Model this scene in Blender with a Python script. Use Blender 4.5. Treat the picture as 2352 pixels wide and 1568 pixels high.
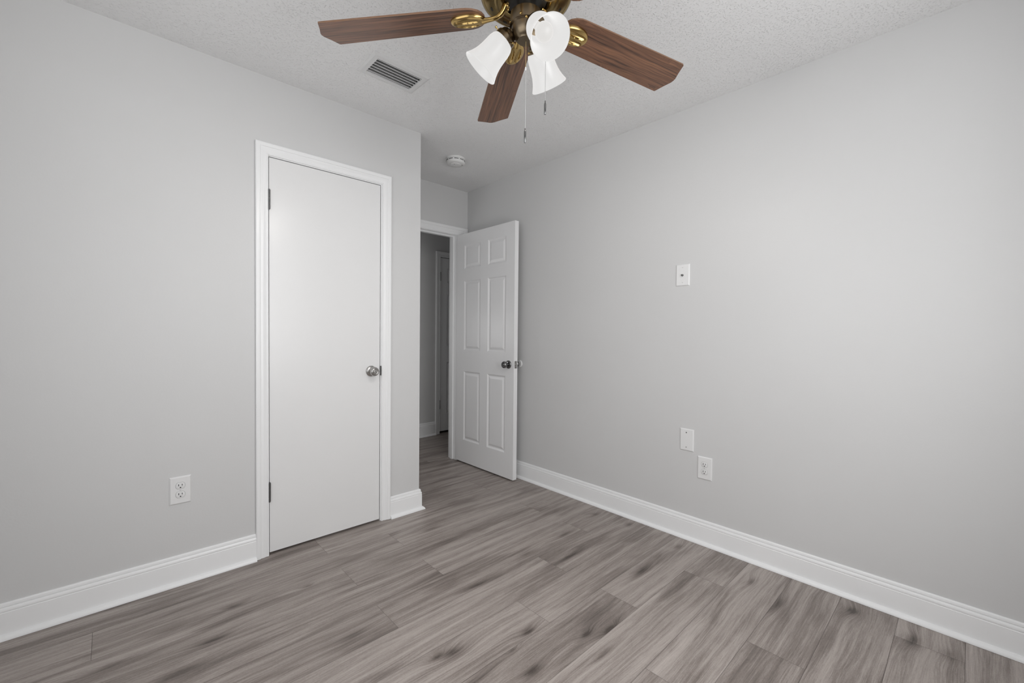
import bpy, bmesh, math, random
from mathutils import Vector, Matrix
random.seed(7)
PI = math.pi
for o in list(bpy.data.objects):
    bpy.data.objects.remove(o, do_unlink=True)
SC = bpy.context.scene
COL = SC.collection

# ------------------------------------------------------------------ camera
cam_d = bpy.data.cameras.new('camera'); cam = bpy.data.objects.new('camera', cam_d); COL.objects.link(cam)
cam_d.sensor_fit = 'HORIZONTAL'; cam_d.sensor_width = 36.0
cam_d.lens = 987.27 / 2352 * 36.0
cam_d.clip_start = 0.02
_r = Vector((0.73023, -0.68313, 0.00974)); _u = Vector((0.00695, 0.02169, 0.99974)); _f = Vector((0.68317, 0.72997, -0.02059))
CAMP = Vector((-2.40606, -2.45803, 1.16469))
cam.matrix_world = Matrix(((_r.x, _u.x, -_f.x, CAMP.x), (_r.y, _u.y, -_f.y, CAMP.y), (_r.z, _u.z, -_f.z, CAMP.z), (0, 0, 0, 1)))
SC.camera = cam

# ------------------------------------------------------------------ light
SC.view_settings.view_transform = 'Standard'
SC.view_settings.look = 'None'
SC.view_settings.exposure = 0.10
SC.view_settings.gamma = 1.0
SC.view_settings.use_curve_mapping = False
w = bpy.data.worlds.new('sky'); SC.world = w; w.use_nodes = True
w.node_tree.nodes['Background'].inputs[0].default_value = (0.95, 0.97, 1.0, 1)
w.node_tree.nodes['Background'].inputs[1].default_value = 1.0

def area(name, loc, rot, sx, sy, power, col=(1, 1, 1)):
    l = bpy.data.lights.new(name, 'AREA'); l.shape = 'RECTANGLE'; l.size = sx; l.size_y = sy
    l.energy = power; l.color = col
    o = bpy.data.objects.new(name, l); COL.objects.link(o); o.location = loc; o.rotation_euler = rot
    return o
# fill lights added outside two unseen windows to brighten the room
area('window_fill_front', (-1.40, -3.10, 1.45), (PI / 2, 0, 0), 1.1, 1.5, 27)
area('window_fill_left', (-3.10, -1.75, 1.45), (PI / 2, 0, -PI / 2), 1.9, 1.5, 9.5)
BULB_W = 10.0          # each of the three fan bulbs
SHADE_E = 0.67        # glow of the lit frosted glass
HALL_W = 3.8

# ------------------------------------------------------------------ dimensions
H = 2.445; YB = 0.7264; XC = -0.9297; XL = -2.95; YF = -2.95; WT = 0.115
HY = 1.67            # far wall of the hall

# ------------------------------------------------------------------ materials
def mat(name, col, rough=0.5, metal=0.0, spec=0.5):
    m = bpy.data.materials.new(name); m.use_nodes = True
    b = m.node_tree.nodes['Principled BSDF']
    b.inputs['Base Color'].default_value = (*col, 1); b.inputs['Roughness'].default_value = rough
    b.inputs['Metallic'].default_value = metal; b.inputs['Specular IOR Level'].default_value = spec
    return m
def N(m, t, **kw):
    n = m.node_tree.nodes.new(t)
    for k, v in kw.items(): setattr(n, k, v)
    return n
def L(m, a, b): m.node_tree.links.new(a, b)
def bump(m, scale, strength, dist, detail=3, coord='Object', stretch=None, ramp=None, rough=0.5):
    tc = N(m, 'ShaderNodeTexCoord'); nz = N(m, 'ShaderNodeTexNoise'); bp = N(m, 'ShaderNodeBump')
    nz.inputs['Scale'].default_value = scale; nz.inputs['Detail'].default_value = detail; nz.inputs['Roughness'].default_value = rough
    src = tc.outputs[coord]
    if stretch:
        mp = N(m, 'ShaderNodeMapping'); mp.inputs['Scale'].default_value = stretch; L(m, src, mp.inputs[0]); src = mp.outputs[0]
    L(m, src, nz.inputs['Vector'])
    h = nz.outputs['Fac']
    if ramp:
        r = N(m, 'ShaderNodeMapRange'); r.interpolation_type = 'SMOOTHSTEP'
        r.inputs['From Min'].default_value = ramp[0]; r.inputs['From Max'].default_value = ramp[1]; L(m, h, r.inputs[0]); h = r.outputs[0]
    L(m, h, bp.inputs['Height']); bp.inputs['Strength'].default_value = strength; bp.inputs['Distance'].default_value = dist
    L(m, bp.outputs[0], m.node_tree.nodes['Principled BSDF'].inputs['Normal'])
    return bp
def mottle(m, col, amp, scale):
    """slight unevenness of the paint itself"""
    tc = N(m, 'ShaderNodeTexCoord'); nz = N(m, 'ShaderNodeTexNoise'); nz.inputs['Scale'].default_value = scale; nz.inputs['Detail'].default_value = 4
    L(m, tc.outputs['Object'], nz.inputs['Vector'])
    mx = N(m, 'ShaderNodeMix', data_type='RGBA'); L(m, nz.outputs['Fac'], mx.inputs[0])
    mx.inputs[6].default_value = (*[c * (1 - amp) for c in col], 1); mx.inputs[7].default_value = (*[c * (1 + amp) for c in col], 1)
    L(m, mx.outputs[2], m.node_tree.nodes['Principled BSDF'].inputs['Base Color'])

WALLC = (0.655, 0.655, 0.655)
M_wall = mat('wall_paint', WALLC, 0.42, spec=0.35); mottle(M_wall, WALLC, 0.03, 1.7); bump(M_wall, 130, 0.10, 0.002, 4)
M_ceil = mat('ceiling_texture_paint', (0.86, 0.86, 0.86), 0.55, spec=0.45); bump(M_ceil, 150, 0.62, 0.0034, 3, ramp=(0.54, 0.74))
M_trim = mat('trim_paint', (0.885, 0.89, 0.895), 0.30, spec=0.5); bump(M_trim, 60, 0.05, 0.002, 3)
M_door = mat('door_paint', (0.80, 0.80, 0.80), 0.30, spec=0.5); mottle(M_door, (0.80, 0.80, 0.80), 0.02, 3.0); bump(M_door, 90, 0.07, 0.002, 3)
M_pdoor = mat('moulded_door_paint', (0.86, 0.86, 0.865), 0.33, spec=0.5); bump(M_pdoor, 90, 0.10, 0.0015, 4, stretch=(1, 1, 0.06))
M_plate = mat('white_plastic', (0.80, 0.80, 0.80), 0.28, spec=0.5)
M_slot = mat('dark_slot', (0.012, 0.012, 0.012), 0.7)
M_seam = mat('seam_grey', (0.38, 0.38, 0.38), 0.6)
M_nickel = mat('satin_nickel', (0.45, 0.44, 0.43), 0.28, 1.0)
M_steel = mat('dark_polished_steel', (0.22, 0.22, 0.22), 0.18, 1.0)
M_hinge = mat('aged_hinge_metal', (0.16, 0.16, 0.16), 0.42, 1.0)
M_gap = mat('floor_seam_dark', (0.10, 0.085, 0.08), 0.7)
M_vent = mat('vent_enamel', (0.74, 0.74, 0.74), 0.40)
M_duct = mat('duct_dark', (0.03, 0.03, 0.03), 0.8)
M_smoke = mat('detector_plastic', (0.76, 0.76, 0.75), 0.45)
def brass(name, c1, c2, rough, scale=18):
    m = mat(name, c1, rough, 1.0); mottle(m, tuple((a + b) / 2 for a, b in zip(c1, c2)), 0.12, scale); return m
M_brass = brass('antique_brass', (0.56, 0.39, 0.155), (0.42, 0.29, 0.11), 0.20)
M_brassd = brass('dull_brass', (0.34, 0.25, 0.11), (0.24, 0.17, 0.07), 0.24)
M_bronze = brass('bronze_brass', (0.215, 0.170, 0.115), (0.175, 0.135, 0.09), 0.30)
M_black = mat('motor_black', (0.02, 0.018, 0.015), 0.4)
M_chain = mat('chain_metal', (0.42, 0.42, 0.42), 0.28, 1.0)
M_chainb = mat('chain_brass', (0.55, 0.42, 0.2), 0.28, 1.0)

# frosted glass lit by its bulb
M_shade = bpy.data.materials.new('frosted_glass_lit'); M_shade.use_nodes = True
b = M_shade.node_tree.nodes['Principled BSDF']
b.inputs['Base Color'].default_value = (0.03, 0.03, 0.03, 1); b.inputs['Roughness'].default_value = 0.35
b.inputs['Emission Color'].default_value = (1, 0.99, 0.975, 1); b.inputs['Emission Strength'].default_value = SHADE_E
M_bulb = bpy.data.materials.new('bulb_glow'); M_bulb.use_nodes = True
b = M_bulb.node_tree.nodes['Principled BSDF']; b.inputs['Base Color'].default_value = (0.02, 0.02, 0.02, 1)
b.inputs['Emission Color'].default_value = (1, 0.98, 0.95, 1); b.inputs['Emission Strength'].default_value = 0.66

# glass pane
M_glass = bpy.data.materials.new('window_glass'); M_glass.use_nodes = True
nt = M_glass.node_tree; nt.nodes.clear()
o_ = nt.nodes.new('ShaderNodeOutputMaterial'); mx = nt.nodes.new('ShaderNodeMixShader'); tr = nt.nodes.new('ShaderNodeBsdfTransparent'); gl = nt.nodes.new('ShaderNodeBsdfGlossy')
gl.inputs['Roughness'].default_value = 0.02; mx.inputs[0].default_value = 0.06
nt.links.new(tr.outputs[0], mx.inputs[1]); nt.links.new(gl.outputs[0], mx.inputs[2]); nt.links.new(mx.outputs[0], o_.inputs[0])

# ---- fan blade wood
def blade_wood():
    m = mat('walnut_blade', (0.12, 0.05, 0.025), 0.33, spec=0.55)
    at = N(m, 'ShaderNodeAttribute'); at.attribute_name = 'bl'        # (r, w, seed)
    sp = N(m, 'ShaderNodeSeparateXYZ'); L(m, at.outputs['Vector'], sp.inputs[0])
    def cmb(sx, sy, sz):
        c = N(m, 'ShaderNodeCombineXYZ')
        for i, (o, s) in enumerate(((sp.outputs[0], sx), (sp.outputs[1], sy), (sp.outputs[2], sz))):
            k = N(m, 'ShaderNodeMath', operation='MULTIPLY'); L(m, o, k.inputs[0]); k.inputs[1].default_value = s; L(m, k.outputs[0], c.inputs[i])
        return c.outputs[0]
    n0 = N(m, 'ShaderNodeTexNoise'); n0.inputs['Scale'].default_value = 1; n0.inputs['Detail'].default_value = 2; L(m, cmb(3.5, 9, 31), n0.inputs['Vector'])
    add = N(m, 'ShaderNodeMath', operation='MULTIPLY_ADD'); L(m, n0.outputs['Fac'], add.inputs[0]); add.inputs[1].default_value = 5.0
    wv = N(m, 'ShaderNodeMath', operation='MULTIPLY'); L(m, sp.outputs[1], wv.inputs[0]); wv.inputs[1].default_value = 150; L(m, wv.outputs[0], add.inputs[2])
    c = N(m, 'ShaderNodeCombineXYZ'); k = N(m, 'ShaderNodeMath', operation='MULTIPLY'); L(m, sp.outputs[0], k.inputs[0]); k.inputs[1].default_value = 4.0
    L(m, k.outputs[0], c.inputs[0]); L(m, add.outputs[0], c.inputs[1]); k2 = N(m, 'ShaderNodeMath', operation='MULTIPLY'); L(m, sp.outputs[2], k2.inputs[0]); k2.inputs[1].default_value = 37; L(m, k2.outputs[0], c.inputs[2])
    n1 = N(m, 'ShaderNodeTexNoise'); n1.inputs['Scale'].default_value = 1.0; n1.inputs['Detail'].default_value = 5; n1.inputs['Roughness'].default_value = 0.6; L(m, c.outputs[0], n1.inputs['Vector'])
    rp = N(m, 'ShaderNodeValToRGB'); e = rp.color_ramp
    e.elements[0].position = 0.34; e.elements[0].color = (0.048, 0.023, 0.014, 1)
    e.elements[1].position = 0.68; e.elements[1].color = (0.25, 0.118, 0.062, 1)
    x = e.elements.new(0.47); x.color = (0.138, 0.064, 0.036, 1)
    L(m, n1.outputs['Fac'], rp.inputs[0])
    L(m, rp.outputs[0], m.node_tree.nodes['Principled BSDF'].inputs['Base Color'])
    return m
M_blade = blade_wood()
M_bladeedge = mat('blade_edge_band', (0.21, 0.115, 0.068), 0.45)

# ---- floor planks
W0 = 0.1905; Y0 = 0.0085; PL = 1.2192
JOINT = {-9: -0.9, -8: -0.2, -7: -0.55, -6: -1.0, -5: -0.33, -4: -0.78, -3: -0.05, -2: -0.95, -1: -0.62, 0: -1.582, 1: -1.243, 2: -1.585, 3: -1.246, 4: -1.585, 5: -0.786, 6: -1.122, 7: -0.779, 8: -1.564, 9: -1.05, 10: -1.862, 11: -0.9, 12: -1.4, 13: -0.3, 14: -0.8, 15: -1.2, 16: -0.5}
JOINT[-1] = -0.44 + 0.08; JOINT[-2] = -0.75
KNOTS = [  # x, y, length, width, strength
 (-2.128, -.538, .035, .014, 1.1), (-2.243, -.647, .06, .02, 1.0), (-1.504, -1.195, .034, .020, 1.25), (-1.56, -1.175, .018, .010, .9),
 (-1.221, -1.303, .026, .015, 1.2), (-1.336, -1.33, .015, .008, 1.0), (-1.736, -.868, .05, .018, .8), (-1.352, -1.45, .035, .018, 1.1),
 (-1.169, -.926, .06, .013, 1.0), (-2.031, -.361, .03, .010, .9), (-1.753, -.416, .02, .008, .7), (-.808, -.881, .04, .012, .8),
 (-.129, -.824, .022, .014, .9), (-.095, -1.053, .025, .016, 1.0), (-.485, -.872, .05, .014, 1.1), (-.507, -1.378, .07, .014, 1.0),
 (-.138, -1.384, .03, .014, 1.0), (-.203, -1.775, .03, .014, .9), (-.292, -1.91, .05, .02, .8), (-.113, -2.14, .024, .020, 1.1),
 (-1.066, -1.464, .022, .012, 1.0), (-.973, -1.508, .026, .010, 1.1), (-1.105, -1.57, .05, .010, .9), (-.159, -2.329, .03, .02, .9),
 (-.166, -2.427, .03, .02, .7), (-2.416, -.449, .05, .014, 1.0), (-.66, -1.05, .07, .013, .9), (-1.02, -.30, .05, .014, .8)]
def floor_mat():
    m = mat('grey_oak_plank', (0.25, 0.22, 0.2), 0.42, spec=0.4)
    def M(op, a, b=None, c=None):
        n = N(m, 'ShaderNodeMath', operation=op)
        for i, v in enumerate((a, b, c)):
            if v is None: continue
            if isinstance(v, (int, float)): n.inputs[i].default_value = v
            else: L(m, v, n.inputs[i])
        return n.outputs[0]
    tc = N(m, 'ShaderNodeTexCoord'); sp = N(m, 'ShaderNodeSeparateXYZ'); L(m, tc.outputs['Object'], sp.inputs[0])
    X, Y = sp.outputs[0], sp.outputs[1]
    at = N(m, 'ShaderNodeAttribute'); at.attribute_name = 'pl'   # (row, rnd1, rnd2)
    sa = N(m, 'ShaderNodeSeparateXYZ'); L(m, at.outputs['Vector'], sa.inputs[0])
    row, r1, r2 = sa.outputs
    hsum = None; dark = None
    for (kx, ky, kl, kw, ks) in KNOTS:
        kr = math.floor((Y0 - ky) / W0)
        same = M('COMPARE', row, float(kr), 0.4)
        dx = M('MULTIPLY', M('SUBTRACT', X, kx), 1.0); dy = M('SUBTRACT', Y, ky)
        a = M('MULTIPLY', dx, 1 / (kl * 2.6)); b_ = M('MULTIPLY', dy, 1 / (kw * 2.0))
        d2 = M('ADD', M('MULTIPLY', a, a), M('MULTIPLY', b_, b_))
        e = M('MULTIPLY', M('EXPONENT', M('MULTIPLY', d2, -1.0)), same)
        a2 = M('MULTIPLY', M('EXPONENT', M('MULTIPLY', d2, -5.2)), same)
        hsum = M('MULTIPLY_ADD', e, 0.020 * ks, hsum if hsum is not None else 0.0)
        dd = M('MULTIPLY_ADD', a2, 0.85 * ks, M('MULTIPLY', e, 0.34 * ks))
        dark = M('ADD', dd, dark) if dark is not None else dd
    def noise(x, y, z, detail, rough=0.5, dist=0.0):
        c = N(m, 'ShaderNodeCombineXYZ'); 
        for i, v in enumerate((x, y, z)):
            if isinstance(v, (int, float)): c.inputs[i].default_value = v
            else: L(m, v, c.inputs[i])
        n = N(m, 'ShaderNodeTexNoise'); n.inputs['Scale'].default_value = 1; n.inputs['Detail'].default_value = detail; n.inputs['Roughness'].default_value = rough; n.inputs['Distortion'].default_value = dist
        L(m, c.outputs[0], n.inputs['Vector']); return n.outputs['Fac']
    seed = M('MULTIPLY', r1, 97.0)
    wob = noise(M('MULTIPLY', X, 1.3), M('MULTIPLY', Y, 5.0), seed, 2)
    h = M('ADD', M('ADD', Y, hsum), M('MULTIPLY', wob, 0.075))
    broad = noise(M('MULTIPLY', X, 1.15), M('MULTIPLY', h, 28.0), seed, 3, 0.5)
    mid = noise(M('MULTIPLY', X, 2.7), M('MULTIPLY', h, 120.0), M('ADD', seed, 11.0), 4, 0.6)
    fine = noise(M('MULTIPLY', X, 15.0), M('MULTIPLY', h, 420.0), M('ADD', seed, 5.0), 4, 0.65)
    speck = noise(M('MULTIPLY', X, 160.0), M('MULTIPLY', Y, 420.0), seed, 2, 0.6)
    patch = noise(M('MULTIPLY', X, 2.2), M('MULTIPLY', h, 11.0), M('ADD', seed, 23.0), 2, 0.5)
    pm = N(m, 'ShaderNodeMapRange'); pm.interpolation_type = 'SMOOTHSTEP'; pm.inputs['From Min'].default_value = 0.50; pm.inputs['From Max'].default_value = 0.68; L(m, patch, pm.inputs[0])
    v = M('MULTIPLY', M('SUBTRACT', broad, 0.5), 0.80)
    v = M('ADD', v, M('MULTIPLY', M('SUBTRACT', mid, 0.5), 0.62))
    v = M('ADD', v, M('MULTIPLY', M('SUBTRACT', fine, 0.5), 0.62))
    v = M('ADD', v, M('MULTIPLY', M('SUBTRACT', speck, 0.5), 0.30))
    v = M('SUBTRACT', v, M('MULTIPLY', pm.outputs[0], 0.20))
    v = M('ADD', v, M('MULTIPLY', M('SUBTRACT', r2, 0.5), 0.15))
    v = M('SUBTRACT', v, M('MULTIPLY', dark, 0.38))
    v = M('ADD', v, 0.58)
    rp = N(m, 'ShaderNodeValToRGB'); e = rp.color_ramp
    e.elements[0].position = 0.0; e.elements[0].color = (0.075, 0.060, 0.052, 1)
    e.elements[1].position = 1.0; e.elements[1].color = (0.50, 0.448, 0.418, 1)
    x = e.elements.new(0.42); x.color = (0.238, 0.203, 0.184, 1)
    x = e.elements.new(0.68); x.color = (0.378, 0.334, 0.308, 1)
    L(m, v, rp.inputs[0]); L(m, rp.outputs[0], m.node_tree.nodes['Principled BSDF'].inputs['Base Color'])
    bp = N(m, 'ShaderNodeBump'); bp.inputs['Strength'].default_value = 0.12; bp.inputs['Distance'].default_value = 0.0015; L(m, fine, bp.inputs['Height'])
    L(m, bp.outputs[0], m.node_tree.nodes['Principled BSDF'].inputs['Normal'])
    return m
M_floor = floor_mat()

# ------------------------------------------------------------------ helpers
def tag(o, label=None, cat=None, group=None, kind=None):
    if label: o['label'] = label
    if cat: o['category'] = cat
    if group: o['group'] = group
    if kind: o['kind'] = kind
    return o
def obj(name, bm, mats, parent=None, smooth=False, angle=None):
    bmesh.ops.remove_doubles(bm, verts=bm.verts, dist=1e-6)
    bmesh.ops.recalc_face_normals(bm, faces=bm.faces)
    me = bpy.data.meshes.new(name); bm.to_mesh(me); bm.free()
    for m in (mats if isinstance(mats, (list, tuple)) else [mats]): me.materials.append(m)
    if smooth:
        me.polygons.foreach_set('use_smooth', [True] * len(me.polygons))
        try: me.set_sharp_from_angle(angle=math.radians(angle or 35))
        except Exception: pass
    o = bpy.data.objects.new(name, me); COL.objects.link(o)
    if parent is not None: o.parent = parent
    return o
def thing(name, loc, label, cat, rot=0.0, group=None, kind=None):
    o = bpy.data.objects.new(name, None); COL.objects.link(o); o.location = loc; o.rotation_euler = (0, 0, rot); o.empty_display_size = 0.05
    return tag(o, label, cat, group, kind)
def box(bm, a, b, bev=0.0, mi=0, seg=2):
    a = Vector(a); b = Vector(b); c = (a + b) / 2; s = b - a
    r = bmesh.ops.create_cube(bm, size=1.0)
    vs = r['verts']
    for v in vs: v.co = Vector((v.co.x * s.x + c.x, v.co.y * s.y + c.y, v.co.z * s.z + c.z))
    fs = set(f for v in vs for f in v.link_faces)
    for f in fs: f.material_index = mi
    if bev:
        es = set(e for v in vs for e in v.link_edges)
        g = bmesh.ops.bevel(bm, geom=list(es), offset=bev, segments=seg, profile=0.5, affect='EDGES')
        for f in g['faces']: f.material_index = mi
def lathe(bm, prof, seg=32, mtx=None, mi=0, scale=(1, 1)):
    """prof: list of (r, z); revolved about local z"""
    rings = []
    for (r, z) in prof:
        if r < 1e-6:
            p = Vector((0, 0, z)); rings.append([bm.verts.new(mtx @ p if mtx else p)])
        else:
            ring = []
            for i in range(seg):
                a = 2 * PI * i / seg; p = Vector((r * math.cos(a) * scale[0], r * math.sin(a) * scale[1], z))
                ring.append(bm.verts.new(mtx @ p if mtx else p))
            rings.append(ring)
    for A, B in zip(rings, rings[1:]):
        for i in range(seg):
            j = (i + 1) % seg
            if len(A) == 1 and len(B) == 1: continue
            if len(A) == 1: f = bm.faces.new((A[0], B[j], B[i]))
            elif len(B) == 1: f = bm.faces.new((A[i], A[j], B[0]))
            else: f = bm.faces.new((A[i], A[j], B[j], B[i]))
            f.material_index = mi
def tube(bm, pts, rad, seg=10, mi=0, caps=True, flat=None):
    pts = [Vector(p) for p in pts]; n = len(pts)
    rads = rad if isinstance(rad, (list, tuple)) else [rad] * n
    rings = []; ref = None
    for i, p in enumerate(pts):
        t = (pts[min(i + 1, n - 1)] - pts[max(i - 1, 0)]).normalized()
        if ref is None:
            ref = Vector((0, 0, 1)) if abs(t.z) < 0.9 else Vector((1, 0, 0))
        x = t.cross(ref).normalized(); y = x.cross(t).normalized(); ref = y
        fx = flat if flat else 1.0
        rings.append([bm.verts.new(p + x * math.cos(2 * PI * k / seg) * rads[i] * fx + y * math.sin(2 * PI * k / seg) * rads[i]) for k in range(seg)])
    for A, B in zip(rings, rings[1:]):
        for k in range(seg):
            f = bm.faces.new((A[k], A[(k + 1) % seg], B[(k + 1) % seg], B[k])); f.material_index = mi
    if caps:
        for R_ in (rings[0], rings[-1]):
            f = bm.faces.new(R_); f.material_index = mi
def sweep(bm, path, prof, mapf):
    """profile (a, b): a = offset to the right of the path, b = out-of-plane; mitred corners, closed profile with caps"""
    n = len(path); rings = []
    for i in range(n):
        p = Vector(path[i])
        d0 = (Vector(path[i]) - Vector(path[i - 1])).normalized() if i > 0 else None
        d1 = (Vector(path[i + 1]) - Vector(path[i])).normalized() if i < n - 1 else None
        d0 = d0 or d1; d1 = d1 or d0
        n0 = Vector((d0.y, -d0.x)); n1 = Vector((d1.y, -d1.x))
        mt = (n0 + n1); mt = mt / (1 + n0.dot(n1))
        rings.append([bm.verts.new(mapf(p.x + mt.x * a, p.y + mt.y * a, b_)) for (a, b_) in prof])
    m_ = len(prof)
    for A, B in zip(rings, rings[1:]):
        for k in range(m_):
            bm.faces.new((A[k], A[(k + 1) % m_], B[(k + 1) % m_], B[k]))
    bm.faces.new(rings[0]); bm.faces.new(list(reversed(rings[-1])))

# ------------------------------------------------------------------ room shell
def struct(name, bm, mats, label, cat, smooth=False, angle=None):
    return tag(obj(name, bm, mats, None, smooth, angle), label, cat, kind='structure')

# floor: individual planks in one surface
bm = bmesh.new()
x0, x1 = -3.1, 1.3; y1 = HY + 0.12; y0 = YF - 0.15
pl_data = []
g = 0.0005
for row in range(-9, 17):
    ya = Y0 - W0 * (row + 1); yb = Y0 - W0 * row
    ya_ = max(ya, y0); yb_ = min(yb, y1)
    if yb_ <= ya_: continue
    j = JOINT.get(row, -0.5)
    while j > x0: j -= PL
    while j < x1:
        a = max(j, x0); b = min(j + PL, x1)
        if b > a + 0.01:
            vs = [bm.verts.new((a + g, ya_ + g, 0)), bm.verts.new((b - g, ya_ + g, 0)), bm.verts.new((b - g, yb_ - g, 0)), bm.verts.new((a + g, yb_ - g, 0))]
            f = bm.faces.new(vs); f.material_index = 0
            pl_data.append((float(row), random.random(), random.random()))
        j += PL
vs = [bm.verts.new(p) for p in ((x0, y0, -0.0012), (x1, y0, -0.0012), (x1, y1, -0.0012), (x0, y1, -0.0012))]
f = bm.faces.new(vs); f.material_index = 1; pl_data.append((99.0, .5, .5))
box(bm, (x0, y0, -0.06), (x1, y1, -0.002), mi=1)
while len(pl_data) < len(bm.faces): pl_data.append((99.0, .5, .5))
me = bpy.data.meshes.new('floor'); bm.to_mesh(me); bm.free(); me.materials.append(M_floor); me.materials.append(M_gap)
at = me.attributes.new('pl', 'FLOAT_VECTOR', 'FACE')
for i, v in enumerate(pl_data): at.data[i].vector = v
fl = bpy.data.objects.new('floor', me); COL.objects.link(fl)
tag(fl, 'grey-brown wood look plank floor with dark knots and staggered joints', 'floor', kind='structure')

IX0, IX1, IY0, IY1 = -1.482, -1.246, -0.535, -0.404
bm = bmesh.new()
box(bm, (XL - WT, YF - WT, H), (IX0, HY + WT, H + 0.1)); box(bm, (IX1, YF - WT, H), (1.3, HY + WT, H + 0.1))
box(bm, (IX0, YF - WT, H), (IX1, IY0, H + 0.1)); box(bm, (IX0, IY1, H), (IX1, HY + WT, H + 0.1))
struct('ceiling', bm, M_ceil, 'light grey ceiling with a knobbly sprayed texture', 'ceiling')

# wall_back: the wall with the closet door (opening x -1.812..-1.2025, z 0..2.05)
DOX0, DOX1, DOZ = -1.812, -1.2025, 2.048
bm = bmesh.new()
box(bm, (XL, 0, 0), (DOX0 - 0.02, WT, H)); box(bm, (DOX1 + 0.02, 0, 0), (XC, WT, H)); box(bm, (DOX0 - 0.02, 0, DOZ + 0.02), (DOX1 + 0.02, WT, H))
box(bm, (XC - WT, WT, 0), (XC, YB, H))
struct('wall_back', bm, M_wall, 'light grey wall with the flat white closet door, ending at an outside corner', 'wall')
# wall_alcove: short wall holding the open entry doorway
EX0, EX1, EZ = -0.885, -0.115, 2.036
bm = bmesh.new()
box(bm, (XL, YB, 0), (EX0 - 0.02, YB + WT, H)); box(bm, (EX1 + 0.02, YB, 0), (0.0, YB + WT, H)); box(bm, (EX0 - 0.02, YB, EZ + 0.02), (EX1 + 0.02, YB + WT, H))
struct('wall_alcove', bm, M_wall, 'short grey wall above and around the open doorway', 'wall')
bm = bmesh.new(); box(bm, (0, YF - WT, 0), (WT, YB + WT, H))
struct('wall_right', bm, M_wall, 'long light grey wall on the right with three small white cover plates', 'wall')
# left and front walls, with openings for unseen windows added to light the room
def wall_with_window(name, axis, pos, thick, lo, hi, wlo, whi, wz0, wz1, label):
    bm = bmesh.new()
    def bx(a0, a1, z0, z1):
        if axis == 'x': box(bm, (pos - thick, a0, z0), (pos, a1, z1))
        else: box(bm, (a0, pos - thick, z0), (a1, pos, z1))
    bx(lo, wlo, 0, H); bx(whi, hi, 0, H); bx(wlo, whi, 0, wz0); bx(wlo, whi, wz1, H)
    return struct(name, bm, M_wall, label, 'wall')
wall_with_window('wall_left', 'x', XL, WT, YF - WT, YB + WT, -2.7, -0.8, 0.7, 2.2, 'grey wall on the left with an added window opening')
wall_with_window('wall_front', 'y', YF, WT, XL, 0.0, -2.0, -0.8, 0.7, 2.2, 'grey wall behind the camera with an added window opening')
def window(name, axis, pos, wlo, whi, z0, z1, label):  # out-of-view windows, added and sized for the light they admit
    e = thing(name, (0, 0, 0), label, 'window', kind='structure')
    def bx(bm, a0, a1, d0, d1, zz0, zz1, bev=0.002):
        if axis == 'x': box(bm, (pos + d0, a0, zz0), (pos + d1, a1, zz1), bev)
        else: box(bm, (a0, pos + d0, zz0), (a1, pos + d1, zz1), bev)
    fw = 0.045
    bm = bmesh.new()
    bx(bm, wlo, wlo + fw, -0.09, -0.03, z0, z1); bx(bm, whi - fw, whi, -0.09, -0.03, z0, z1)
    bx(bm, wlo + fw, whi - fw, -0.09, -0.03, z0, z0 + fw); bx(bm, wlo + fw, whi - fw, -0.09, -0.03, z1 - fw, z1)
    zc = (z0 + z1) / 2; bx(bm, wlo + fw, whi - fw, -0.085, -0.035, zc - 0.02, zc + 0.02)
    obj('window_frame', bm, M_trim, e)
    for (a, b_) in ((z0 + fw, zc - 0.02), (zc + 0.02, z1 - fw)):
        bm = bmesh.new(); bx(bm, wlo + fw, whi - fw, -0.062, -0.058, a, b_, 0); obj('glass_pane', bm, M_glass, e)
    bm = bmesh.new(); bx(bm, wlo - 0.04, whi + 0.04, 0.0, 0.05, z0 - 0.02, z0, 0.004); obj('window_sill', bm, M_trim, e)
window('added_window_1', 'y', YF, -2.0, -0.8, 0.7, 2.2, 'wide unseen white framed window added behind the camera to light the room')
window('added_window_2', 'x', XL, -2.7, -0.8, 0.7, 2.2, 'unseen white framed window added in the left wall to light the room')
# hall beyond the doorway
bm = bmesh.new(); HDX0, HDX1, HDZ = 0.333, 1.06, 2.012
box(bm, (-1.7, HY, 0), (HDX0 - 0.02, HY + WT, H)); box(bm, (HDX1 + 0.02, HY, 0), (1.3, HY + WT, H)); box(bm, (HDX0 - 0.02, HY, HDZ + 0.02), (HDX1 + 0.02, HY + WT, H))
box(bm, (HDX0 - 0.02, HY + WT - 0.01, 0), (HDX1 + 0.02, HY + WT, HDZ + 0.02))
struct('wall_hall_far', bm, M_wall, 'shadowed grey hall wall seen through the doorway', 'wall')
bm = bmesh.new(); box(bm, (-1.7, YB + WT, 0), (-1.6, HY, H)); struct('wall_hall_left', bm, M_wall, 'end wall of the hall on the left', 'wall')
bm = bmesh.new(); box(bm, (1.2, YB, 0), (1.3, HY, H)); box(bm, (WT, YB, 0), (1.2, YB + WT, H)); struct('wall_hall_right', bm, M_wall, 'end wall of the hall on the right', 'wall')

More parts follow.
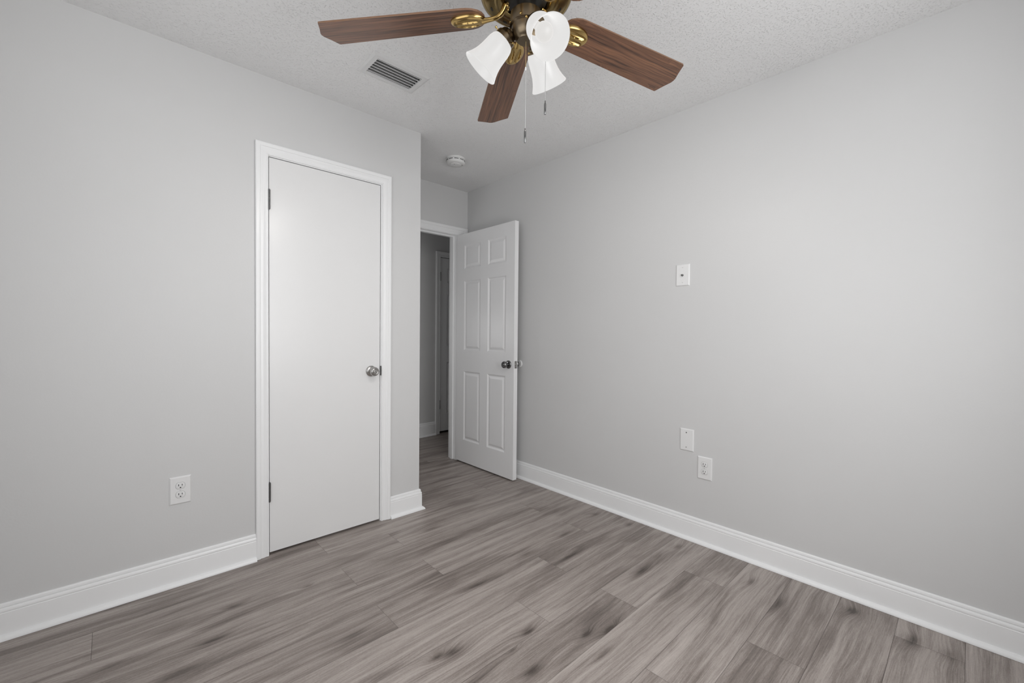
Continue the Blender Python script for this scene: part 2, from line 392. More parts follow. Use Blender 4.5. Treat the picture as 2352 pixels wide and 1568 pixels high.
# ------------------------------------------------------------------ baseboards
def base_prof(h=0.1335):
    k = h / 0.1335
    p = [(0, h), (0.004, h), (0.0075, 0.1300 * k), (0.0090, 0.1245 * k), (0.0092, 0.1205 * k), (0.0066, 0.1188 * k), (0.0100, 0.1170 * k), (0.0128, 0.1120 * k), (0.0135, 0.1065 * k),
         (0.0132, 0.1030 * k), (0.0122, 0.1010 * k), (0.0140, 0.0990 * k), (0.0142, 0.0960 * k), (0.0142, 0.020)]
    for i in range(6):
        a = i / 5 * PI / 2; p.append((0.0142 + 0.0165 * math.sin(a), 0.0015 + 0.0175 * math.cos(a)))
    p += [(0.0307, 0.0008), (0, 0.0008)]
    return p
def wallmap(x, y, z): return Vector((x, y, z))
def base(name, path, label, h=0.1335):
    bm = bmesh.new(); sweep(bm, path, base_prof(h), wallmap)
    return struct(name, bm, M_trim, label, 'baseboard', True, 28)
CAS = 0.0575
CL0 = DOX0 - 0.003 - CAS; CR1 = DOX1 + 0.005 + CAS
base('baseboard_left', [(XL, YF + 0.032), (XL, 0), (CL0, 0)], 'white moulded baseboard left of the closet door')
base('baseboard_back', [(CR1, 0), (XC, 0), (XC, YB - 0.018)], 'short white baseboard between the closet door and the outside corner')
base('baseboard_right', [(0, YB - 0.018), (0, YF + 0.032)], 'long white moulded baseboard along the right wall')
base('baseboard_front', [(0, YF), (XL, YF)], 'white baseboard under the added window behind the camera')
base('baseboard_hall', [(-1.6, HY), (0.276, HY)], 'white baseboard in the shadowed hall', 0.152)

# ------------------------------------------------------------------ door casings
def case_prof(wd=CAS, s=1.0):
    # a: from inner edge (0) outwards; b: out of wall
    q = [(0, 0), (0, 0.009), (0.003, 0.0105), (0.006, 0.0105), (0.0085, 0.0088), (0.012, 0.0088), (0.020, 0.0120), (0.030, 0.0135), (0.0335, 0.0125), (0.036, 0.0128), (0.038, 0.0160), (0.045, 0.0175), (0.053, 0.0175), (0.0575, 0.0150), (0.0575, 0)]
    return [(a * wd / 0.0575, b_) for a, b_ in q]
def casing(bm, xa, xb, ztop, ywall, sgn=-1, z0=0.002, prof=None):
    # inner edges xa..xb, profile grows outwards; path goes up the left, across, down the right: outwards = left side -> a negative
    prof = [(-a, b_) for a, b_ in (prof or case_prof())]
    sweep(bm, [(xa, z0), (xa, ztop), (xb, ztop), (xb, z0)], prof, lambda x, z, b_: Vector((x, ywall + sgn * b_, z)))
def jamb(bm, xa, xb, ztop, y0_, y1_, t=0.02):
    box(bm, (xa - t, y0_, 0.002), (xa, y1_, ztop + t)); box(bm, (xb, y0_, 0.002), (xb + t, y1_, ztop + t)); box(bm, (xa, y0_, ztop), (xb, y1_, ztop + t))
bm = bmesh.new()
jamb(bm, DOX0, DOX1, DOZ, -0.0006, WT)
casing(bm, DOX0 - 0.003, DOX1 + 0.005, DOZ + 0.004, 0.0)
box(bm, (DOX0, 0.04, 0.002), (DOX0 + 0.011, 0.07, DOZ)); box(bm, (DOX1 - 0.011, 0.04, 0.002), (DOX1, 0.07, DOZ)); box(bm, (DOX0 + 0.011, 0.04, DOZ - 0.011), (DOX1 - 0.011, 0.07, DOZ))
struct('trim_1', bm, M_trim, 'white grooved casing around the flat closet door', 'door casing', True, 25)
bm = bmesh.new()
jamb(bm, EX0, EX1, EZ, YB - 0.0006, YB + WT + 0.0006)
pr = [(-a, b_) for a, b_ in case_prof(0.067)]
pr_wide = [(-a, b_) for a, b_ in case_prof(0.098)]
def mapA(x, z, b_): return Vector((x, YB - b_, z))
# head and legs, right leg runs to the wall corner
ring = []
def leg(xi, xo_sign, wd):
    return [(xi + xo_sign * a * wd / 0.0575, b_) for a, b_ in case_prof()]
zt = EZ + 0.003
L_ = leg(EX0 + 0.0, -1, 0.042); R_ = leg(EX1 - 0.0, 1, 0.109); T_ = [(zt + a * 0.066 / 0.0575, b_) for a, b_ in case_prof()]
secs = [[mapA(l[0], 0.002, l[1]) for l in L_], [mapA(l[0], t[0], l[1]) for l, t in zip(L_, T_)], [mapA(r[0], t[0], r[1]) for r, t in zip(R_, T_)], [mapA(r[0], 0.002, r[1]) for r in R_]]
rings = [[bm.verts.new(p) for p in s_] for s_ in secs]; mm = len(L_)
for A, B in zip(rings, rings[1:]):
    for k in range(mm): bm.faces.new((A[k], A[(k + 1) % mm], B[(k + 1) % mm], B[k]))
bm.faces.new(rings[0]); bm.faces.new(rings[-1])
st0, st1 = YB + 0.042, YB + 0.076
box(bm, (EX1 - 0.012, st0, 0.002), (EX1, st1, EZ)); box(bm, (EX0, st0, 0.002), (EX0 + 0.012, st1, EZ)); box(bm, (EX0 + 0.012, st0, EZ - 0.012), (EX1 - 0.012, st1, EZ))
struct('trim_2', bm, M_trim, 'white casing and jamb of the open doorway', 'door casing', True, 25)
bm = bmesh.new(); jamb(bm, HDX0, HDX1, HDZ, HY - 0.0006, HY + 0.09); casing(bm, HDX0 - 0.002, HDX1 + 0.002, HDZ + 0.003, HY)
struct('trim_3', bm, M_trim, 'white casing around the hall door seen through the doorway', 'door casing', True, 25)

# ------------------------------------------------------------------ hardware
def knob_bm(mtx, keyed=True):
    """door knob: axis = local z, origin on the door face"""
    bm = bmesh.new()
    lathe(bm, [(0, 0.0), (0.032, 0.0), (0.0325, 0.003), (0.031, 0.006), (0.027, 0.009), (0.019, 0.011), (0.0125, 0.0125), (0.0115, 0.020), (0.0115, 0.027), (0.014, 0.031), (0.021, 0.034),
               (0.0262, 0.040), (0.0275, 0.047), (0.026, 0.054), (0.022, 0.0590), (0.017, 0.0612), (0.0155, 0.0600), (0.0135, 0.0600), (0.012, 0.0618), (0.0, 0.0622)], 36, mtx)
    return bm
def mfrom(loc, zdir):
    z = Vector(zdir).normalized(); q = Vector((0, 0, 1)).rotation_difference(z)
    return Matrix.Translation(Vector(loc)) @ q.to_matrix().to_4x4()
def hinge_bm(x, y, z0, z1, ax='y', leaf=0.0):
    bm = bmesh.new(); n = 5; hh = (z1 - z0) / n
    for i in range(n):
        tube(bm, [(x, y, z0 + i * hh + 0.0006), (x, y, z0 + (i + 1) * hh - 0.0006)], 0.0062, 12)
    tube(bm, [(x, y, z0 - 0.003), (x, y, z1 + 0.003)], 0.0045, 10)
    box(bm, (x - 0.0035, y + 0.001, z0), (x + 0.0035, y + 0.02, z1))
    return bm

# closet door
d1 = thing('door_1', (DOX0, 0.0, 0.0), 'tall flat white slab closet door with a round satin knob, shut', 'door', kind='structure')
bm = bmesh.new(); box(bm, (0.0030, 0.0015, 0.014), (DOX1 - DOX0 - 0.0035, 0.036, DOZ - 0.0035), 0.0012)
obj('door_slab', bm, M_door, d1)
for (za, zb) in ((0.282, 0.379), (1.782, 1.879)):
    o = obj('hinge', hinge_bm(0.001, -0.0055, za, zb), M_hinge, d1, True, 40); tag(o, 'dark metal hinge')
ko = obj('door_knob', knob_bm(mfrom((-1.262 - DOX0, 0.0016, 0.926), (0, -1, 0))), M_nickel, d1, True, 40); tag(ko, 'round satin nickel knob')
bm = bmesh.new(); lathe(bm, [(0.0, 0.0608), (0.0112, 0.0625), (0.0112, 0.0640), (0.006, 0.0648), (0.0, 0.0640)], 24, mfrom((-1.262 - DOX0, 0.0016, 0.926), (0, -1, 0)))
obj('knob_button', bm, M_nickel, ko, True)
bm = bmesh.new(); box(bm, (DOX1 - DOX0 - 0.0022, -0.0035, 0.897), (DOX1 - DOX0 + 0.0045, 0.012, 0.955), 0.001)
tag(obj('strike_plate', bm, M_hinge, d1), 'dark strike plate')

# six panel doors
def panel_door(bm, wd, z0, z1, t, ucols, zrows):
    """slab in local u (x), thickness along y (0..t), with moulded panels on both faces"""
    us = [0.0]; [us.extend(c) for c in ucols]; us.append(wd)
    zs = [z0]; [zs.extend(r) for r in zrows]; zs.append(z1)
    def is_panel(i, j): return i % 2 == 1 and j % 2 == 1
    prof = [(0.0, 0.0), (0.004, 0.0030), (0.011, 0.0075), (0.0155, 0.0085), (0.019, 0.0080), (0.034, 0.0022), (0.037, 0.0016)]
    for side in (0, 1):
        def P(u, z, d): return bm.verts.new((u, d if side == 0 else t - d, z))
        for i in range(len(us) - 1):
            for j in range(len(zs) - 1):
                a, b_, c, d = us[i], us[i + 1], zs[j], zs[j + 1]
                if not is_panel(i, j):
                    bm.faces.new((P(a, c, 0), P(b_, c, 0), P(b_, d, 0), P(a, d, 0)))
                else:
                    R0 = None
                    for (ins, dep) in prof:
                        R1 = [P(a + ins, c + ins, dep), P(b_ - ins, c + ins, dep), P(b_ - ins, d - ins, dep), P(a + ins, d - ins, dep)]
                        if R0:
                            for k in range(4): bm.faces.new((R0[k], R0[(k + 1) % 4], R1[(k + 1) % 4], R1[k]))
                        R0 = R1
                    bm.faces.new(R0)
    for i in range(len(us) - 1):
        for zz in (z0, z1): bm.faces.new([bm.verts.new(p) for p in ((us[i], 0, zz), (us[i + 1], 0, zz), (us[i + 1], t, zz), (us[i], t, zz))])
    for j in range(len(zs) - 1):
        for uu in (0.0, wd): bm.faces.new([bm.verts.new(p) for p in ((uu, 0, zs[j]), (uu, 0, zs[j + 1]), (uu, t, zs[j + 1]), (uu, t, zs[j]))])
# open entry door: hinge side y=.720, free edge y=-.038, room face x=-.119
d2 = thing('door_2', (-0.119, 0.720, 0.0), 'white moulded six-panel door standing open against the right wall', 'door', rot=-PI / 2, kind='structure')
# local x -> world -y ; local y -> world +x
bm = bmesh.new(); panel_door(bm, 0.758, 0.012, 2.030, 0.038, [(0.112, 0.338), (0.436, 0.658)], [(0.210, 0.821), (1.006, 1.616), (1.723, 1.928)])
obj('door_slab', bm, M_pdoor, d2)
KU = 0.758 - 0.060
ok = obj('door_knob', knob_bm(mfrom((KU, 0.0002, 0.914), (0, -1, 0))), M_steel, d2, True, 40); tag(ok, 'dark polished knob on the room side')
ok2 = obj('door_knob', knob_bm(mfrom((KU, 0.0378, 0.914), (0, 1, 0))), M_steel, d2, True, 40); tag(ok2, 'dark polished knob on the side facing the wall')
bm = bmesh.new(); box(bm, (0.7575, 0.0065, 0.886), (0.7592, 0.0315, 0.943), 0.0005)
lp = obj('latch_plate', bm, M_nickel, d2); tag(lp, 'metal latch plate on the door edge')
bm = bmesh.new(); box(bm, (0.759, 0.013, 0.907), (0.770, 0.025, 0.922), 0.003); obj('latch_bolt', bm, M_nickel, lp, True, 40)
for zc in (0.907, 0.922):
    pass
for zc in (0.892, 0.937):
    bm = bmesh.new(); lathe(bm, [(0, 0), (0.0038, 0), (0.003, 0.0012), (0, 0.0014)], 12, mfrom((0.7590, 0.019, zc), (1, 0, 0))); obj('screw', bm, M_hinge, lp, True)
for (za, zb) in ((0.18, 0.27), (0.98, 1.07), (1.78, 1.87)):
    bm = bmesh.new(); tube(bm, [(-0.004, 0.043, za), (-0.004, 0.043, zb)], 0.006, 12); box(bm, (-0.003, 0.008, za), (-0.0012, 0.040, zb)); obj('hinge', bm, M_hinge, d2, True, 40)
# hall door
d3 = thing('door_3', (HDX0, HY + 0.003, 0.0), 'white six-panel door in the dim hall, seen through the doorway', 'door', kind='structure')
wd3 = HDX1 - HDX0
bm = bmesh.new(); panel_door(bm, wd3 - 0.006, 0.03, HDZ - 0.006, 0.036, [(0.095, 0.32), (0.405, 0.625)], [(0.222, 0.823), (1.002, 1.60), (1.73, 1.898)])
o = obj('door_slab', bm, M_pdoor, d3); o.location = (0.003, 0, 0)
for (za, zb) in ((0.289, 0.384), (1.747, 1.841)):
    tag(obj('hinge', hinge_bm(0.0015, -0.0065, za, zb), M_hinge, d3, True, 40), 'dark metal hinge')

# wall bumper behind the open door's knob
db = thing('door_bumper', (0.0, 0.020, 0.916), 'round white wall bumper behind the knob of the open door', 'door stop')
bm = bmesh.new(); lathe(bm, [(0, 0), (0.030, 0), (0.0305, 0.004), (0.028, 0.008), (0.018, 0.0085), (0.0, 0.0070)], 32, Matrix.Rotation(-PI / 2, 4, 'Y')); obj('bumper_disc', bm, M_plate, db, True, 40)

# ------------------------------------------------------------------ wall plates
def plate_frame(name, loc, facing, label, cat, group=None):
    # local: x = width, y = out of the wall is -y, z = up (origin at the plate centre on the wall)
    rot = {'back': 0.0, 'right': -PI / 2}[facing]
    return thing(name, loc, label, cat, rot, group)
def plate(e, wd, hh):
    bm = bmesh.new()
    # bevelled cover: outer footprint, sloping rim, flat field
    R = []
    for (ins, d) in ((0, 0.0), (0, 0.0016), (0.0045, 0.0062), (0.0055, 0.0064)):
        R.append([bm.verts.new((sx * (wd / 2 - ins), -d, sz * (hh / 2 - ins))) for sx, sz in ((-1, -1), (1, -1), (1, 1), (-1, 1))])
    for A, B in zip(R, R[1:]):
        for k in range(4): bm.faces.new((A[k], A[(k + 1) % 4], B[(k + 1) % 4], B[k]))
    bm.faces.new(R[-1]); bm.faces.new(R[0])
    return obj('cover_plate', bm, M_plate, e)
def screw(e, x, z, y=-0.0063, m=None):
    bm = bmesh.new(); mt = mfrom((x, y, z), (0, -1, 0)); lathe(bm, [(0, 0), (0.0034, 0), (0.003, 0.0009), (0, 0.0012)], 14, mt)
    box(bm, (x - 0.0028, y - 0.00135, z - 0.0004), (x + 0.0028, y - 0.0011, z + 0.0004), mi=1)
    return obj('screw', bm, [m or M_plate, M_slot], e, True)
def outlet(name, loc, facing, label):
    e = plate_frame(name, loc, facing, label, 'electrical outlet', None)
    plate(e, 0.080, 0.1255)
    for dz in (0.0212, -0.0195):
        bm = bmesh.new(); pts = []
        n = 40
        def ringpts(rx, rz, y):
            out = []
            for i in range(n):
                a = 2 * PI * i / n; x = rx * math.cos(a); z = rz * math.sin(a)
                z = max(-rz * 0.84, min(rz * 0.84, z)); out.append((x, y, dz + z))
            return out
        A = [bm.verts.new(p) for p in ringpts(0.0172, 0.0172, -0.0060)]; B = [bm.verts.new(p) for p in ringpts(0.0172, 0.0172, -0.0078)]; Cc = [bm.verts.new(p) for p in ringpts(0.0162, 0.0162, -0.0083)]
        for P_, Q in ((A, B), (B, Cc)):
            for k in range(n): bm.faces.new((P_[k], P_[(k + 1) % n], Q[(k + 1) % n], Q[k]))
        bm.faces.new(Cc)
        rc = obj('receptacle', bm, M_plate, e, True, 30)
        bm = bmesh.new(); D = [bm.verts.new(p) for p in ringpts(0.0184, 0.0184, -0.00655)]; E_ = [bm.verts.new(p) for p in ringpts(0.0173, 0.0173, -0.00655)]
        for k in range(n): bm.faces.new((D[k], D[(k + 1) % n], E_[(k + 1) % n], E_[k]))
        obj('seam_ring', bm, M_seam, rc)
        bm = bmesh.new()
        box(bm, (-0.0076, -0.0086, dz - 0.0012), (-0.0050, -0.0080, dz + 0.0078)); box(bm, (0.0052, -0.0086, dz - 0.0002), (0.0076, -0.0080, dz + 0.0072))
        lathe(bm, [(0, 0.0), (0.0027, 0.0), (0.0027, 0.0006), (0, 0.0006)], 16, mfrom((0, -0.0080, dz - 0.0080), (0, -1, 0)))
        obj('slots', bm, M_slot, rc)
    screw(e, 0, 0.0008)
    return e
outlet('wall_outlet', (-2.1755, 0.0, 0.431), 'back', 'white duplex outlet low on the wall left of the closet door')
outlet('wall_outlet', (0.0, -1.4635, 0.4230), 'right', 'white duplex outlet on the right wall, lowest of the three plates')
e = plate_frame('blank_plate', (0.0, -1.3600, 0.5630), 'right', 'blank white cover plate on the right wall just above the outlet', 'cover plate')
plate(e, 0.080, 0.1255); screw(e, -0.002, 0.042, m=M_hinge); screw(e, -0.002, -0.042, m=M_seam)
e = plate_frame('cable_plate', (0.0, -1.3190, 1.5040), 'right', 'white plate with a small round cable connector high on the right wall', 'cover plate')
plate(e, 0.080, 0.1245); screw(e, 0, 0.042); screw(e, 0, -0.042)
bm = bmesh.new(); mt = mfrom((0.0, -0.006, -0.001), (0, -1, 0))
lathe(bm, [(0, 0), (0.0062, 0), (0.0062, 0.003), (0.0048, 0.003), (0.0048, 0.011), (0.0036, 0.0115), (0.0036, 0.008), (0, 0.008)], 6 * 4, mt)
tag(obj('cable_connector', bm, M_steel, e, True, 40), 'metal threaded cable connector')

# ------------------------------------------------------------------ smoke detector
SX, SY = -0.528, 0.178
sd = thing('smoke_detector', (SX, SY, H), 'round white smoke detector on the ceiling of the alcove', 'smoke detector')
bm = bmesh.new()
lathe(bm, [(0, 0), (0.070, 0), (0.0705, -0.004), (0.069, -0.009), (0.0645, -0.0095), (0.0645, -0.014), (0.0675, -0.0145), (0.068, -0.030), (0.066, -0.036), (0.061, -0.040), (0.040, -0.0430), (0.0385, -0.0455), (0.034, -0.0470), (0, -0.0475)], 56)
obj('detector_body', bm, M_smoke, sd, True, 35)
for k in range(10):
    bm = bmesh.new(); a0 = 2 * PI * k / 10 + 0.17; a1 = a0 + 0.47
    nn = 6; V = []
    for i in range(nn + 1):
        a = a0 + (a1 - a0) * i / nn
        V.append([bm.verts.new((r * math.cos(a), r * math.sin(a), z)) for r, z in ((0.0668, -0.0175), (0.0686, -0.0175), (0.0686, -0.0215), (0.0668, -0.0215))])
    for A, B in zip(V, V[1:]):
        for q in range(4): bm.faces.new((A[q], A[(q + 1) % 4], B[(q + 1) % 4], B[q]))
    bm.faces.new(V[0]); bm.faces.new(V[-1])
    obj('vent_slot', bm, M_slot, sd)
bm = bmesh.new(); lathe(bm, [(0, -0.0470), (0.003, -0.0470), (0.002, -0.0484), (0, -0.0486)], 14, Matrix.Translation((-0.020, -0.012, 0))); tag(obj('indicator_light', bm, M_slot, sd, True), 'tiny dark indicator light')
bm = bmesh.new(); lathe(bm, [(0, -0.041), (0.007, -0.041), (0.006, -0.0435), (0, -0.044)], 16, Matrix.Translation((0.040, -0.026, 0))); tag(obj('sounder_port', bm, M_seam, sd, True), 'small grey sounder opening')

# ------------------------------------------------------------------ ceiling vent
VX0, VX1, VY0, VY1 = -1.5135, -1.214, -0.568, -0.375; IX0, IX1, IY0, IY1 = -1.482, -1.246, -0.535, -0.404
vt = thing('ceiling_vent', ((VX0 + VX1) / 2, (VY0 + VY1) / 2, H), 'white rectangular air register with slanted louvres in the ceiling', 'air vent')
ox, oy = (VX0 + VX1) / 2, (VY0 + VY1) / 2
bm = bmesh.new()
R = []
for (ins, d) in ((0, 0.0), (0.0, 0.0025), (0.010, 0.0075)):
    R.append([bm.verts.new(p) for p in ((VX0 + ins - ox, VY0 + ins - oy, -d), (VX1 - ins - ox, VY0 + ins - oy, -d), (VX1 - ins - ox, VY1 - ins - oy, -d), (VX0 + ins - ox, VY1 - ins - oy, -d))])
for d in (0.0075, 0.001):
    R.append([bm.verts.new(p) for p in ((IX0 - ox, IY0 - oy, -d), (IX1 - ox, IY0 - oy, -d), (IX1 - ox, IY1 - oy, -d), (IX0 - ox, IY1 - oy, -d))])
for A, B in zip(R, R[1:]):
    for k in range(4): bm.faces.new((A[k], A[(k + 1) % 4], B[(k + 1) % 4], B[k]))
obj('vent_frame', bm, M_vent, vt)
bm = bmesh.new()
for q_ in ((IX0 - ox, IY0 - oy, 0.09, IX1 - ox, IY1 - oy, 0.0995), (IX0 - ox, IY0 - oy, 0.0, IX0 - ox + 0.001, IY1 - oy, 0.09), (IX1 - ox - 0.001, IY0 - oy, 0.0, IX1 - ox, IY1 - oy, 0.09), (IX0 - ox, IY0 - oy, 0.0, IX1 - ox, IY0 - oy + 0.001, 0.09), (IX0 - ox, IY1 - oy - 0.001, 0.0, IX1 - ox, IY1 - oy, 0.09)): box(bm, q_[:3], q_[3:])
tag(obj('duct_opening', bm, M_duct, vt), 'dark duct opening behind the louvres')
NL = 6; pitch = (IY1 - IY0) / NL
for i in range(NL):
    yc = IY0 + pitch * (i + 0.5) - oy
    bm = bmesh.new()
    p = [(yc - 0.0075, -0.0074), (yc + 0.0055, 0.0100), (yc + 0.0066, 0.0092), (yc - 0.0030, -0.0074)]
    A = [bm.verts.new((IX0 - ox, y, z)) for y, z in p]; B = [bm.verts.new((IX1 - ox, y, z)) for y, z in p]
    for k in range(4): bm.faces.new((A[k], A[(k + 1) % 4], B[(k + 1) % 4], B[k]))
    bm.faces.new(A); bm.faces.new(B)
    obj('louvre', bm, M_vent, vt)
for sx in (-1, 1):
    bm = bmesh.new(); lathe(bm, [(0, -0.0074), (0.0042, -0.0074), (0.0035, -0.0088), (0, -0.0092)], 14, Matrix.Translation((sx * 0.134, 0.0, 0))); obj('screw', bm, M_vent, vt, True)

# ------------------------------------------------------------------ ceiling fan
HX, HYF, ZB = -1.43166, -1.46765, 2.18044
TH0, BETA, RT, WTIP, RR, WR = 2.28112, -0.19483, 0.66, 0.07294, 0.20, 0.06252
TX, TY, TR = 0.005455, -0.013577, -0.017949
fan = thing('ceiling_fan', (HX, HYF, H), 'brass ceiling fan with five walnut blades and three lit frosted lamps', 'ceiling fan')
def Z(z): return z - H
def halfw(r): return WR + (WTIP - WR) * (r - RR) / (RT - RR)
def blade_pt(k, r, wv, dz=0.0):
    a = TH0 + k * 2 * PI / 5
    x = r * math.cos(a) - wv * math.cos(BETA) * math.sin(a); y = r * math.sin(a) + wv * math.cos(BETA) * math.cos(a)
    # dz along the blade normal
    nx = math.sin(BETA) * math.sin(a); ny = -math.sin(BETA) * math.cos(a); nz = math.cos(BETA)
    z = ZB + wv * math.sin(BETA) + TX * x + TY * y + TR * r
    return Vector((x + nx * dz, y + ny * dz, Z(z) + nz * dz))
def outline():
    up = [(0.133, 0.012), (0.138, 0.030), (0.149, 0.045), (0.165, 0.0555), (0.182, 0.0610)]
    up += [(r, halfw(r)) for r in (0.20, 0.28, 0.36, 0.44, 0.52, 0.60, 0.648)]
    up += [(0.6575, 0.0725), (0.6605, 0.0705), (0.663, 0.064), (0.6675, 0.052), (0.6735, 0.037), (0.6805, 0.022), (0.6855, 0.011), (0.6872, 0.0)]
    return up
OL = outline(); full = OL + [(r, -w_) for r, w_ in reversed(OL[:-1])]
GR = {}
for k in range(5):
    bm = bmesh.new()
    lay = bm.verts.layers.float_vector.new('bl')
    th = 0.0055
    # rows across the blade for an even surface: bottom and top sheets
    for side, dz in ((0, -th / 2), (1, th / 2)):
        prev = None
        for (r, w_) in OL:
            row = []
            for j in range(9):
                ww = w_ * (j / 4 - 1); v = bm.verts.new(blade_pt(k, r, ww, dz)); v[lay] = (r, ww, k * 0.37 + 0.2); row.append(v)
            if prev:
                for j in range(8):
                    f = bm.faces.new((prev[j], prev[j + 1], row[j + 1], row[j]) if True else None)
            prev = row
    def vv(r, w_, dz):
        v = bm.verts.new(blade_pt(k, r, w_, dz)); v[lay] = (r, w_, 0.2); return v
    n = len(full)
    for i in range(n):
        (ra, wa), (rb, wb) = full[i], full[(i + 1) % n]
        f = bm.faces.new((vv(ra, wa, -th / 2), vv(rb, wb, -th / 2), vv(rb, wb, th / 2), vv(ra, wa, th / 2))); f.material_index = 1
    bmesh.ops.dissolve_degenerate(bm, dist=1e-6, edges=bm.edges)
    obj('fan_blade', bm, [M_blade, M_bladeedge], fan)
    # blade iron: oval medallion under the blade root, with a curved arm up to the motor
    bm = bmesh.new(); C0 = 0.188; AX = 0.057; AY = 0.036
    NR, NA = 26, 72
    def hgt(x, y):
        rho = min(1.0, math.hypot(x, y)); base_ = 0.0030 + 0.0100 * math.sqrt(max(0.0, 1 - rho ** 5))
        hol = 0.0
        for sg in (-1, 1):
            e2 = ((x - 0.04) / 0.70) ** 2 + ((y - sg * 0.345) / 0.235) ** 2
            if e2 < 1: hol = 0.0092 * math.sqrt(1 - e2)
        return base_ - hol
    cen = bm.verts.new(blade_pt(k, C0, 0, -th / 2 - hgt(0, 0))); prev = None
    for i in range(1, NR + 1):
        rho = i / NR; ring = []
        for j in range(NA):
            a = 2 * PI * j / NA; x = rho * math.cos(a); y = rho * math.sin(a)
            ring.append(bm.verts.new(blade_pt(k, C0 + AX * x, AY * y, -th / 2 - hgt(x, y))))
        for j in range(NA):
            if prev is None: bm.faces.new((cen, ring[j], ring[(j + 1) % NA]))
            else: bm.faces.new((prev[j], ring[j], ring[(j + 1) % NA], prev[(j + 1) % NA]))
        prev = ring
    top = [bm.verts.new(blade_pt(k, C0 + AX * math.cos(2 * PI * j / NA), AY * math.sin(2 * PI * j / NA), -th / 2 + 0.0002)) for j in range(NA)]
    for j in range(NA): bm.faces.new((prev[j], prev[(j + 1) % NA], top[(j + 1) % NA], top[j]))
    a = TH0 + k * 2 * PI / 5
    def rp(r, z): return Vector((r * math.cos(a), r * math.sin(a), Z(z)))
    p1 = blade_pt(k, C0 - AX + 0.012, 0, -0.009); p2 = blade_pt(k, C0 - AX - 0.006, 0, -0.008)
    zz = p2.z + H
    tube(bm, [p1, p2, rp(0.108, zz + 0.0015), rp(0.094, zz + 0.005), rp(0.083, zz + 0.012), rp(0.075, zz + 0.022), rp(0.069, 2.2080), rp(0.056, 2.2120)], [0.0095, 0.0068, 0.0062, 0.0065, 0.0072, 0.0085, 0.0095, 0.0095], 12, flat=1.25)
    bi = obj('blade_iron', bm, M_brass, fan, True, 50)
    for s_ in (-1, 1):
        bm = bmesh.new(); c_ = rp(0.059, 2.2020) + Vector((-math.sin(a), math.cos(a), 0)) * 0.008 * s_
        lathe(bm, [(0, 0.004), (0.0045, 0.004), (0.0045, -0.001), (0.003, -0.0032), (0, -0.0038)], 14, Matrix.Translation(c_)); obj('screw', bm, M_brass, bi, True)

bm = bmesh.new(); lathe(bm, [(0, 0), (0.078, 0), (0.080, -0.006), (0.079, -0.020), (0.070, -0.034), (0.05, -0.040), (0.0, -0.040)], 48); obj('ceiling_canopy', bm, M_brass, fan, True)
bm = bmesh.new()
lathe(bm, [(0, Z(2.408)), (0.075, Z(2.408)), (0.110, Z(2.398)), (0.134, Z(2.375)), (0.1440, Z(2.345)), (0.1460, Z(2.320)), (0.1460, Z(2.262)), (0.1490, Z(2.258)), (0.1495, Z(2.250)), (0.1470, Z(2.244)), (0.1455, Z(2.232)),
           (0.1430, Z(2.2265)), (0.1370, Z(2.2230)), (0.1340, Z(2.2245)), (0.1315, Z(2.2230)), (0.118, Z(2.2195)), (0.104, Z(2.2180)), (0.1025, Z(2.2195)), (0.1005, Z(2.2178)), (0.080, Z(2.2172)), (0.0765, Z(2.2195)), (0.076, Z(2.245)), (0.05, Z(2.247)), (0, Z(2.247))], 72)
mh = obj('motor_housing', bm, M_brassd, fan, True, 40)
for k in range(10):
    a = 2 * PI * (k + 0.3) / 10; bm = bmesh.new()
    mt = Matrix.Translation((0.117 * math.cos(a), 0.117 * math.sin(a), Z(2.2193))) @ Matrix.Rotation(a, 4, 'Z')
    lathe(bm, [(0, 0.0), (0.0085, 0.0), (0.0085, -0.0006), (0, -0.0006)], 20, mt @ Matrix.Diagonal((0.40, 1.0, 1.0, 1.0))); obj('vent_hole', bm, M_black, mh)
bm = bmesh.new(); lathe(bm, [(0, Z(2.248)), (0.064, Z(2.248)), (0.067, Z(2.225)), (0.065, Z(2.2175)), (0.050, Z(2.2155)), (0.030, Z(2.2150)), (0.028, Z(2.185)), (0.028, Z(2.177)), (0, Z(2.177))], 48); obj('rotor_hub', bm, M_black, fan, True, 35)
bm = bmesh.new(); lathe(bm, [(0, Z(2.1785)), (0.047, Z(2.1785)), (0.0498, Z(2.1765)), (0.0502, Z(2.142)), (0.0500, Z(2.1395)), (0, Z(2.1395))], 48); sh = obj('switch_housing', bm, M_bronze, fan, True, 35)
tag(sh, 'dull bronze drum below the motor')
for k in range(6):
    a = 2 * PI * k / 6 + 3.6; bm = bmesh.new()
    lathe(bm, [(0, 0), (0.0036, 0), (0.0034, 0.0022), (0.002, 0.0032), (0, 0.0034)], 14, mfrom((0.0500 * math.cos(a), 0.0500 * math.sin(a), Z(2.1470)), (math.cos(a), math.sin(a), 0))); obj('screw', bm, M_brass, sh, True)
bm = bmesh.new()
lathe(bm, [(0, Z(2.1394)), (0.0512, Z(2.1394)), (0.0520, Z(2.1375)), (0.0490, Z(2.1355)), (0.0462, Z(2.1335)), (0.0455, Z(2.129)), (0.0440, Z(2.122)), (0.0415, Z(2.113)), (0.0375, Z(2.1045)), (0.0320, Z(2.0985)), (0.0275, Z(2.0955)), (0.0265, Z(2.0930)), (0, Z(2.0925))], 48)
fit = obj('light_fitter', bm, M_bronze, fan, True, 45); tag(fit, 'bronze bell shaped light fitter')

